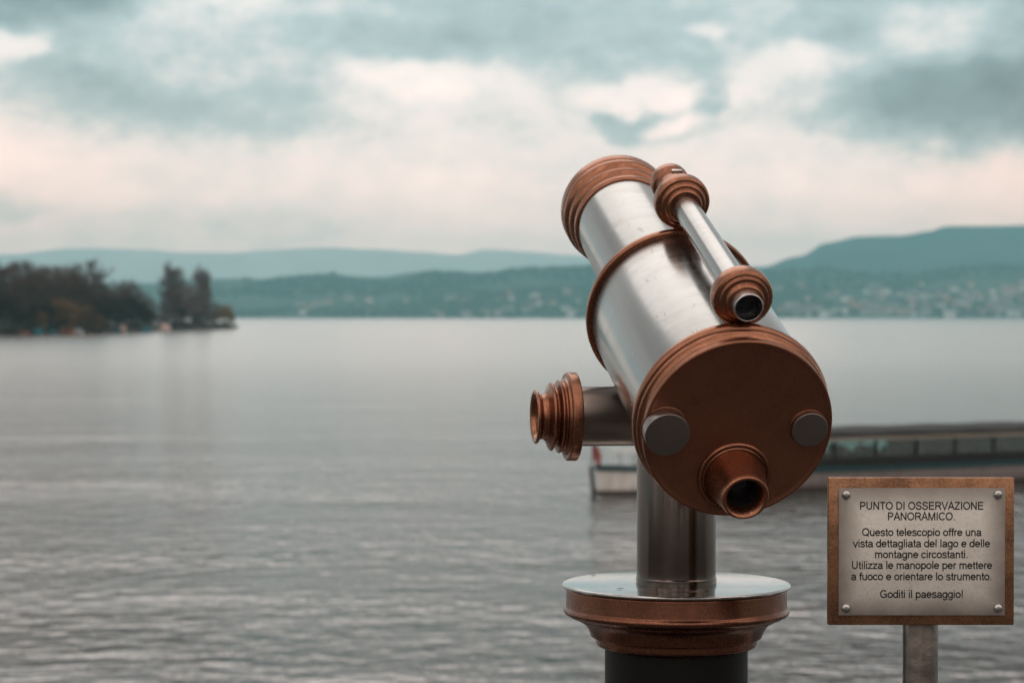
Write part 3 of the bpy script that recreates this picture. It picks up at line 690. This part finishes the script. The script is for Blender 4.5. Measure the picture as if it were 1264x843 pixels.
rim = tpart('face_rim', [(.0105, .1130), (.0110, .1138), (.0150, .1144), (.0185, .1166), (.0205, .1196), (.0235, .1208), (.0255, .1196), (.0262, .1176), (.0280, .1176), (.0290, .1206), (.0315, .1228), (.0365, .1236), (.0410, .1230), (.0435, .1205), (.0440, RT)], M_COP, face, n=180)
def fpt(px, py, zc):                                                # point of the face plane under a pixel
    r_ = R3.transposed() @ ray(px, py); o_ = R3.transposed() @ (Vector((0, 0, H)) - AO); k_ = (zc - o_.z) / r_.z
    q = o_ + r_ * k_; return q.x, q.y
for (px, py, pr, rd) in ((824, 537, .019, .0275), (1000, 531, .009, .0225)):
    x, y = fpt(px, py, -pr)
    cap = tpart('end_cap', [(.0, rd * 1.0), (-pr, rd), (-pr - .0003, rd - .002), (-pr, .0)], M_CAP, x=x, y=y, n=72, r=.0015)
    tpart('cap_collar', [(-.0005, rd + .0014), (-.0012, rd + .0012), (-.0016, rd + .0001)], M_COPF, cap, n=72)
x, y = fpt(906, 587, 0)
eye = tpart('eyepiece', [(-.0005, .0460), (-.0030, .0452), (-.0042, .0436), (-.0042, .0412), (-.0025, .0402), (-.0035, .0385), (-.0085, .0370), (-.050, .0300), (-.0555, .0292), (-.0590, .0278), (-.0596, .0262), (-.0580, .0240), (-.0540, .0215), (-.0480, .0192), (-.0400, .0190)], M_COP, x=x, y=y - .0005, n=96, r=.0012)
tpart('eyepiece_bore', [(-.0420, .0190), (-.0150, .0180), (-.0150, .0)], M_DARK, eye, n=64)
tpart('eyepiece_lens', [(-.0270, .0181), (-.0290, .012), (-.0300, .0)], M_LENS, eye, n=64, r=0)

# sighting tube on top
SY = .1495
sight = tpart('sighting_tube', [(.050, .0192), (.372, .0172)], M_STEEL, x=-.003, y=SY, n=72)
tpart('rear_collar', [(.026, .0168), (.028, .0180), (.036, .0182), (.036, .0205), (.038, .0232), (.041, .0240), (.0425, .0246), (.0425, .0278), (.0435, .0300), (.047, .0305), (.0475, .0330), (.050, .0365), (.056, .0376), (.064, .0376), (.069, .0366), (.072, .0330), (.073, .0190)], M_COP, sight, n=96, r=.0008)
br = tpart('sight_eyepiece', [(.060, .0160), (.024, .0160), (.0225, .0164), (.0222, .0172), (.0232, .0182), (.040, .0184)], M_CHROME, sight, n=72, r=.0005)
tpart('sight_lens', [(.044, .0161), (.046, .0)], M_LENS, br, n=48, r=0)
tpart('front_collar', [(.366, .0172), (.366, .0215), (.3685, .0235), (.3720, .0240), (.3725, .0275), (.3750, .0300), (.3780, .0305), (.3790, .0345), (.3820, .0368), (.3880, .0374), (.3960, .0370), (.4000, .0350), (.4020, .0300), (.4040, .0225), (.4100, .0215)], M_COP, sight, n=96, r=.0008)
tpart('front_cap', [(.408, .0215), (.420, .0212), (.423, .0232), (.428, .0240), (.434, .0236), (.438, .0216), (.448, .0214), (.451, .0250), (.456, .0266), (.466, .0266), (.471, .0252), (.474, .0215), (.478, .0150), (.478, 0)], M_COP, sight, n=96, r=.001)
# clamp screw between the cap rings and bracket feet under the sight
bm = bmesh.new(); box(bm, -.011, .004, .0205, .0255, .440, .4465, .0008); fin('clamp_plate', bm, M_CHROME, sight)
for zz, hh_ in ((.385, .030), (.061, .030)):
    bm = bmesh.new(); yb = -(SY - RT) - .002
    box(bm, -.009, .009, yb, -.030, zz - .006, zz + .006, .001); fin('bracket', bm, M_COPD, sight)

# post, cross axle and hand wheel
z_plate = DZ(719.5); z_ax = DZ(513)
base0 = Vector((PX, PY, QUAY))
k_ = PY / 1.0
ppm = F / (PY * cp)                                                  # photo pixels per metre at the post
rp = 49.5 / ppm
def up_part(name, prof, mat, parent=None, n=128, r=.0012, ang=32):
    bm = bmesh.new(); lathe(bm, [(z - QUAY, q) for z, q in prof], n, 0, 0, r); bmesh.ops.recalc_face_normals(bm, faces=bm.faces[:])
    return fin(name, bm, mat, parent or scope, ang=ang)
post = up_part('post', [(z_plate, rp * .985), (z_plate + .004, rp * .985), (z_ax, rp * .985), (z_ax + .02, rp * .9), (z_ax + .024, 0)], M_POST)
up_part('post_ring', [(z_plate + .0005, rp * 1.005), (z_plate + .0080, rp * 1.005), (z_plate + .0095, rp * .985)], M_POST, post)
plate = up_part('round_plate', [(z_plate, 0), (z_plate, 139.5 / ppm), (z_plate - .0015, 141 / ppm), (z_plate - .0035, 141 / ppm), (z_plate - .005, 139.5 / ppm), (z_plate - .0052, 120 / ppm)], M_MIRROR, n=180, r=.0006)
def zr(py): return DZ(py)
cprof = [(zr(724.0), 134.5 / ppm), (zr(726), 136 / ppm), (zr(748), 136.2 / ppm), (zr(750), 138.6 / ppm), (zr(752.8), 139.4 / ppm), (zr(756), 138 / ppm), (zr(760), 131 / ppm), (zr(761.5), 124 / ppm), (zr(763.5), 123.2 / ppm), (zr(765), 119.5 / ppm), (zr(769), 113.5 / ppm), (zr(775), 109 / ppm), (zr(781), 106.5 / ppm), (zr(784.5), 105.5 / ppm), (zr(785.5), 100 / ppm), (zr(787), 99.3 / ppm), (zr(793), 99.3 / ppm), (zr(795.5), 97.5 / ppm), (zr(797.5), 91 / ppm), (zr(799), 88 / ppm)]
up_part('pedestal_collar', cprof, M_COPD, n=180, r=.0012)
up_part('pedestal_pillar', [(zr(798), 88.2 / ppm), (QUAY + .02, 88.2 / ppm), (QUAY + .018, .13), (QUAY, .135)], M_PILLAR, n=96)
# small brown flakes added for water drops and dirt spots on the plate
M_SPECK = plain('brown_speck', (.10, .05, .025), .8)
for px, py, a0 in ((765, 727, .3), (872, 729, 1.9), (732, 707.5, 2.6)):
    p = P(px, py, 3.0); r_ = ray(px, py); p = Vector((0, 0, H)) + r_ * ((z_plate - H) / r_.z)
    bm = bmesh.new(); n_ = 9; tp_ = [bm.verts.new((.0050 * math.cos(q) * (1 + .35 * math.sin(3 * q + a0)), .0028 * math.sin(q) * (1 + .3 * math.cos(2 * q)), .0003 + .0006 * abs(math.sin(q + a0)))) for q in [2 * PI * k / n_ for k in range(n_)]]
    c0_ = bm.verts.new((0, 0, .0004))
    for k in range(n_): bm.faces.new((tp_[k], tp_[(k + 1) % n_], c0_))
    bmesh.ops.solidify(bm, geom=bm.faces[:], thickness=.0003)
    lf = fin('plate_speck', bm, M_SPECK, loc=(p.x, p.y, z_plate + .0004)); lf.rotation_euler.z = a0
    tag(lf, {765: 'small brown speck on the round plate, left of the post at the front', 872: 'small brown speck on the round plate at the front right foot of the post', 732: 'small brown speck on the far left rim of the round plate'}[px], 'leaf')
# cross axle (local X to the left of the tube)
MA = Matrix.Translation(Vector((0, 0, z_ax - QUAY))) @ Matrix((leftv, Vector((0, 0, 1)).cross(leftv), Vector((0, 0, 1)))).transposed().to_4x4()
def axpart(name, prof, mat, parent=None, n=112, r=.001):
    bm = bmesh.new(); lathe(bm, [(z, q) for z, q in prof], n, 0, 0, r)
    bmesh.ops.recalc_face_normals(bm, faces=bm.faces[:]); o = fin(name, bm, mat, parent or scope)
    if parent is None: o.matrix_local = MA @ Matrix.Rotation(PI / 2, 4, 'Y')
    return o
ra = 36.5 / ppm
axle = axpart('cross_axle', [(-.095, 0), (-.095, ra - .003), (-.092, ra), (.148, ra)], M_AXLE)
KN = [(.127, ra - .002), (.127, .0575), (.1285, .0592), (.1440, .0592), (.1460, .0575), (.1462, .0520), (.1475, .0508), (.1500, .0508), (.1512, .0480), (.1530, .0462), (.1560, .0466), (.1575, .0484), (.1600, .0490), (.1620, .0465), (.1630, .0405), (.1645, .0375), (.1665, .0368), (.1695, .0410), (.1715, .0450), (.1740, .0458), (.1765, .0440), (.1785, .0390), (.1830, .0330), (.1880, .0300), (.1930, .0300), (.1965, .0325), (.1985, .0352), (.2010, .0362), (.2035, .0352), (.2042, .0325), (.2020, .0290), (.1960, .0265), (.1850, .0255)]
wheel = axpart('focus_knob', [(.1375 + (z - .127) * .74, q) for z, q in KN], M_COP, r=.0008)
axpart('knob_bore', [(.1840, .0262), (.1730, .0240), (.1730, 0)], M_COPD, wheel)

# ------------------------------------------------------------------ the sign
DS = 2.78; kS = DS / F
sc_c = P(1137, 680, DS)
sign = empty('information_sign', (sc_c.x, sc_c.y, QUAY))
tag(sign, 'copper framed metal sign with Italian text on a short pole', 'sign')
zc = sc_c.z - QUAY
def sx(px): return (px - 1137) * kS * (cp ** 0)
def sz(py): return zc - (py - 680) * kS
M_BRONZE = copper('frame_bronze', base=(.42, .21, .115), dark=(.12, .062, .040), amt=.95, turn=False, rough=(.38, .55))
M_PLATE, t = new_mat('aged_nickel_plate')
co = t.node('ShaderNodeTexCoord').outputs['Object']
nb_ = t.node('ShaderNodeTexNoise', {'Vector': co, 'Scale': 13.0, 'Detail': 9, 'Roughness': .65}).outputs[0]
brs = t.node('ShaderNodeTexNoise', {'Vector': t.node('ShaderNodeMapping', {0: co, 'Scale': (6, 6, 420)}).outputs[0], 'Scale': 1.0, 'Detail': 4}).outputs[0]
gr_ = t.node('ShaderNodeTexNoise', {'Vector': co, 'Scale': 420.0, 'Detail': 3}).outputs[0]
sxyz = t.node('ShaderNodeSeparateXYZ', {0: co})
ex = t.m('SUBTRACT', .102, t.m('ABSOLUTE', sxyz.outputs[0])); ez = t.m('SUBTRACT', .0777, t.m('ABSOLUTE', sxyz.outputs[2]))
edge = t.m('MINIMUM', ex, ez)
edn = t.m('ADD', edge, t.m('MULTIPLY', t.m('SUBTRACT', nb_, .5), .045))
dirt = t.ramp(edn, [(0, .85), (.012, .55), (.030, 0.0)])
c = t.mix(t.ramp(nb_, [(.35, 0.0), (.7, 1.0)]), (.82, .745, .665), (.62, .555, .495))
c = t.mix(dirt, c, (.17, .135, .115))
def streak(px, py, wd, ln):                                      # rust run below a bolt
    a = t.m('ABSOLUTE', t.m('SUBTRACT', sxyz.outputs[0], sx(px))); b_ = t.m('SUBTRACT', (sz(py) - zc), sxyz.outputs[2])
    f = t.m('MULTIPLY', t.ramp(a, [(0, .7), (wd, 0.0)]), t.m('MULTIPLY', t.m('GREATER_THAN', b_, 0.0), t.m('SUBTRACT', 1.0, t.m('MULTIPLY', b_, 1 / ln), clamp=True)))
    return t.m('MULTIPLY', f, t.ramp(nb_, [(.35, .4), (.6, 1.0)]))
for q in ((1043.5, 612, .004, .03), (1231, 612, .003, .02), (1043.5, 750, .003, .01)): c = t.mix(streak(*q), c, (.13, .085, .06))
c = t.mix(t.m('MULTIPLY', t.ramp(gr_, [(.5, 0.0), (.8, .35)]), 1.0), c, (.24, .21, .19))
t.l.new(c, t.bsdf.inputs['Base Color']); t.bsdf.inputs['Metallic'].default_value = .25
t.l.new(t.ramp(nb_, [(.3, .42), (.7, .6)]), t.bsdf.inputs['Roughness'])
t.l.new(t.node('ShaderNodeBump', {'Height': t.m('ADD', brs, gr_), 'Strength': .12, 'Distance': .0006}).outputs[0], t.bsdf.inputs['Normal'])
def sbox(name, x0, x1, y0, y1, z0, z1, mat, parent, bev=.0012):
    bm = bmesh.new(); cz = (z0 + z1) / 2; box(bm, x0, x1, y0, y1, z0 - zc, z1 - zc, bev); o = fin(name, bm, mat, parent)
    if parent is sign: o.location = (0, 0, zc)
    return o
fr = sbox('frame', sx(1022.3), sx(1252), 0, .011, sz(771.3), sz(589.3), M_BRONZE, sign, .0016)
pl = sbox('plate', sx(1034.8), sx(1240), -.0035, -.0003, sz(759), sz(602), M_PLATE, sign, .0008)
for px, py in ((1043.7, 610.3), (1231, 610), (1043.7, 750), (1231.3, 750)):
    bm = bmesh.new(); lathe(bm, [(.0, .0054), (.0008, .0054), (.0022, .0048), (.0036, .0030), (.0042, 0)], 32, 0, 0, 0)
    bmesh.ops.recalc_face_normals(bm, faces=bm.faces[:]); bo = fin('bolt', bm, M_CHROME, sign)
    bo.location = (sx(px), -.0035, sz(py)); bo.rotation_euler.x = PI / 2
rs = 22 * kS
M_SPOLE = plain('weathered_pole', (.19, .155, .135), .34, .9, .35, 30, .05)
bm = bmesh.new(); lathe(bm, [(0, .06), (.010, .06), (.012, rs), (sz(640) - .0, rs), (sz(640) + .001, 0)], 64, 0, 0, .001)
bmesh.ops.recalc_face_normals(bm, faces=bm.faces[:]); o = fin('pole', bm, M_SPOLE, sign); o.location = (5.5 * kS, .0125 + rs, 0)
M_INK = plain('engraved_black', (.012, .011, .010), .6)
LINES = [("PUNTO DI OSSERVAZIONE", 1061.3, 1212.6, 628.6), ("PANORAMICO.", 1095.7, 1177.9, 641.6), ("Questo telescopio offre una", 1064.4, 1210, 661),
         ("vista dettagliata del lago e delle", 1053.4, 1220.6, 674.8), ("montagne circostanti.", 1080, 1193.7, 688.3), ("Utilizza le manopole per mettere", 1051.4, 1223.3, 701.7),
         ("a fuoco e orientare lo strumento.", 1051, 1223.3, 715.5), ("Goditi il paesaggio!", 1086.6, 1188, 737.3)]
SW = .084; XH = .725                                             # half stroke and x-height, cap height = 1
def arc(cx, cy, rx, ry, a0, a1, n=14): return [(cx + rx * math.cos(math.radians(a0 + (a1 - a0) * i / n)), cy + ry * math.sin(math.radians(a0 + (a1 - a0) * i / n))) for i in range(n + 1)]
h_ = SW; T1 = 1 - h_; XT = XH - h_; B0 = h_; xm = XH / 2
bowl = lambda cx, rx: arc(cx, xm, rx, xm - h_ + .01, 0, 360, 24)
GLYPH = {
 ' ': (.388, []), '.': (.388, [[(.19, 0), (.19, .14)]]), '!': (.388, [[(.19, 0), (.19, .14)], [(.19, .26), (.19, 1)]]),
 'P': (.93, [[(.17, 0), (.17, T1), (.55, T1)] + arc(.55, .70, .25, T1 - .70, 90, -90, 12) + [(.55, .46), (.17, .46)]]),
 'R': (1.01, [[(.17, 0), (.17, T1), (.60, T1)] + arc(.60, .71, .25, T1 - .71, 90, -90, 12) + [(.60, .48), (.17, .48)], [(.52, .47), (.66, .42), (.93, 0)]]),
 'U': (1.01, [[(.17, 1), (.17, .38)] + arc(.50, .38, .33, .38 - h_ + .01, 180, 360, 16) + [(.83, 1)]]),
 'N': (1.01, [[(.16, 0), (.16, 1)], [(.16, .96), (.84, .04)], [(.84, 0), (.84, 1)]]),
 'T': (.85, [[(.03, T1), (.82, T1)], [(.425, 0), (.425, T1)]]),
 'O': (1.087, [arc(.543, .5, .44, .5 - h_ + .012, 0, 360, 32)]),
 'Q': (1.087, [arc(.543, .5, .44, .5 - h_ + .012, 0, 360, 32), [(.62, .28), (1.0, -.04)]]),
 'D': (1.01, [[(.17, B0), (.17, T1), (.45, T1)] + arc(.47, .5, .41, T1 - .5, 90, -90, 18) + [(.45, B0), (.17, B0)]]),
 'I': (.388, [[(.194, 0), (.194, 1)]]),
 'S': (.93, [[(.80, .73), (.77, .83)] + arc(.47, .74, .29, .20, 30, 180, 12) + [(.185, .66), (.28, .57), (.47, .52), (.68, .46), (.81, .37)] + arc(.47, .27, .34, .21, 5, -180, 16) + [(.12, .33)]]),
 'E': (.93, [[(.87, B0), (.17, B0), (.17, T1), (.84, T1)], [(.17, .52), (.80, .52)]]),
 'V': (.93, [[(.05, 1), (.465, .02), (.88, 1)]]),
 'A': (.93, [[(.04, 0), (.465, .98), (.89, 0)], [(.19, .34), (.74, .34)]]),
 'Z': (.853, [[(.07, T1), (.74, T1), (.10, B0), (.79, B0)]]),
 'M': (1.163, [[(.16, 0), (.16, 1)], [(.17, .97), (.58, .03), (.99, .97)], [(1.0, 0), (1.0, 1)]]),
 'C': (1.01, [arc(.54, .5, .43, .5 - h_ + .012, 38, 322, 26)]),
 'G': (1.086, [arc(.55, .5, .44, .5 - h_ + .012, 42, 318, 26) + [(.94, .19), (.94, .44), (.58, .44)]]),
 'a': (.777, [[(.11, .52)] + arc(.38, .49, .25, XT - .48, 165, 0, 12) + [(.63, .20), (.70, 0)], [(.62, .40), (.32, .36)] + arc(.32, .20, .22, .145, 90, 270, 10) + [(.42, .06), (.62, .20)]]),
 'c': (.698, [arc(.38, xm, .30, xm - h_ + .01, 35, 325, 20)]),
 'd': (.777, [arc(.36, xm, .28, xm - h_ + .01, 0, 360, 22), [(.65, 0), (.65, 1)]]),
 'e': (.777, [[(.11, .38), (.68, .38)] + arc(.385, xm, .295, xm - h_ + .01, 3, 325, 24)]),
 'f': (.388, [[(.20, 0), (.20, .80), (.24, .90), (.33, T1), (.44, T1 - .01)], [(.02, XT - .01), (.40, XT - .01)]]),
 'g': (.777, [arc(.36, xm, .28, xm - h_ + .01, 0, 360, 22), [(.65, XH), (.65, -.02)] + arc(.38, -.02, .27, .20, 0, -160, 12)]),
 'i': (.31, [[(.155, 0), (.155, XH)], [(.155, .86), (.155, 1)]]), 'l': (.31, [[(.155, 0), (.155, 1)]]),
 'm': (1.163, [[(.15, 0), (.15, XH)], [(.15, .42)] + arc(.37, .46, .22, XT - .45, 170, 0, 12) + [(.59, 0)], [(.59, .42)] + arc(.80, .46, .21, XT - .45, 170, 0, 12) + [(1.01, 0)]]),
 'n': (.777, [[(.15, 0), (.15, XH)], [(.15, .42)] + arc(.39, .44, .24, XT - .43, 170, 0, 12) + [(.63, 0)]]),
 'o': (.777, [bowl(.388, .30)]),
 'p': (.777, [arc(.41, xm, .28, xm - h_ + .01, 0, 360, 22), [(.13, -.28), (.13, XH)]]),
 'r': (.465, [[(.15, 0), (.15, XH)], [(.15, .44), (.20, .60), (.31, XT), (.45, XT - .02)]]),
 's': (.698, [[(.60, .52)] + arc(.35, .52, .235, .15, 25, 180, 10) + [(.14, .47), (.22, .41), (.36, .37), (.52, .33), (.60, .26)] + arc(.35, .20, .265, .15, 5, -180, 12) + [(.075, .22)]]),
 't': (.388, [[(.20, .92), (.20, .16), (.25, .07), (.38, .06)], [(.03, XT - .01), (.38, XT - .01)]]),
 'u': (.777, [[(.14, XH), (.14, .27)] + arc(.38, .27, .24, .21, 180, 350, 12), [(.63, 0), (.63, XH)]]),
 'v': (.698, [[(.03, XH), (.349, .03), (.668, XH)]]),
 'z': (.698, [[(.05, XT), (.60, XT), (.07, B0), (.65, B0)]])}
def stroke(bm, pts, tr, lvl, closed):
    n = len(pts); L_, R_ = [], []
    for i in range(n):
        p = Vector(pts[i]).to_2d() if False else Vector((pts[i][0], pts[i][1]))
        a = Vector(pts[i - 1]) if i else (Vector(pts[-2]) if closed else None); b_ = Vector(pts[i + 1]) if i < n - 1 else (Vector(pts[1]) if closed else None)
        u = (p - a).normalized() if a is not None and (p - a).length > 1e-6 else None; v = (b_ - p).normalized() if b_ is not None and (b_ - p).length > 1e-6 else None
        u = u or v; v = v or u; nu, nv = Vector((-u.y, u.x)), Vector((-v.y, v.x)); mm = (nu + nv)
        mm = mm.normalized() if mm.length > .2 else nu; k = SW / max(.45, mm.dot(nu))
        L_.append(bm.verts.new(tr(p + mm * k, lvl))); R_.append(bm.verts.new(tr(p - mm * k, lvl)))
    for i in range(n - 1):
        bm.faces.new((R_[i], R_[i + 1], L_[i + 1], L_[i]))
for txt, xa, xb, yb in LINES:
    adv = sum(GLYPH[ch][0] for ch in txt); lead, trail = .12, .10
    kx = (xb - xa) * kS / (adv - lead - trail); ky = 9.9 * kS; cur = -lead; bm = bmesh.new(); lv = 0
    for ch in txt:
        wd, strokes = GLYPH[ch]
        for sk in strokes:
            lv += 1; closed = (Vector(sk[0]) - Vector(sk[-1])).length < 1e-4
            tr = lambda q, l_, c0=cur: (sx(xa) + (c0 + q.x) * kx, -.00362 - .000012 * (l_ % 4), sz(yb) - zc + q.y * ky)
            stroke(bm, sk, tr, lv, closed)
        cur += wd
    fin('lettering', bm, M_INK, pl, smooth=False)

# ------------------------------------------------------------------ haze over the lake
bm = bmesh.new(); box(bm, -11000, 11000, -1200, 10800, -1.6, 372)
M_HAZE = bpy.data.materials.new('lake_haze'); M_HAZE.use_nodes = True; t = NT(M_HAZE.node_tree); t.n.clear()
pv = t.node('ShaderNodeVolumePrincipled', {'Color': (.45, .93, 1.0, 1), 'Density': 1.15e-4, 'Anisotropy': .3})
t.l.new(pv.outputs[0], t.node('ShaderNodeOutputMaterial').inputs['Volume'])
tag(fin('haze', bm, M_HAZE, smooth=False), 'pale blue-green air haze over the lake', 'haze', kind='stuff')
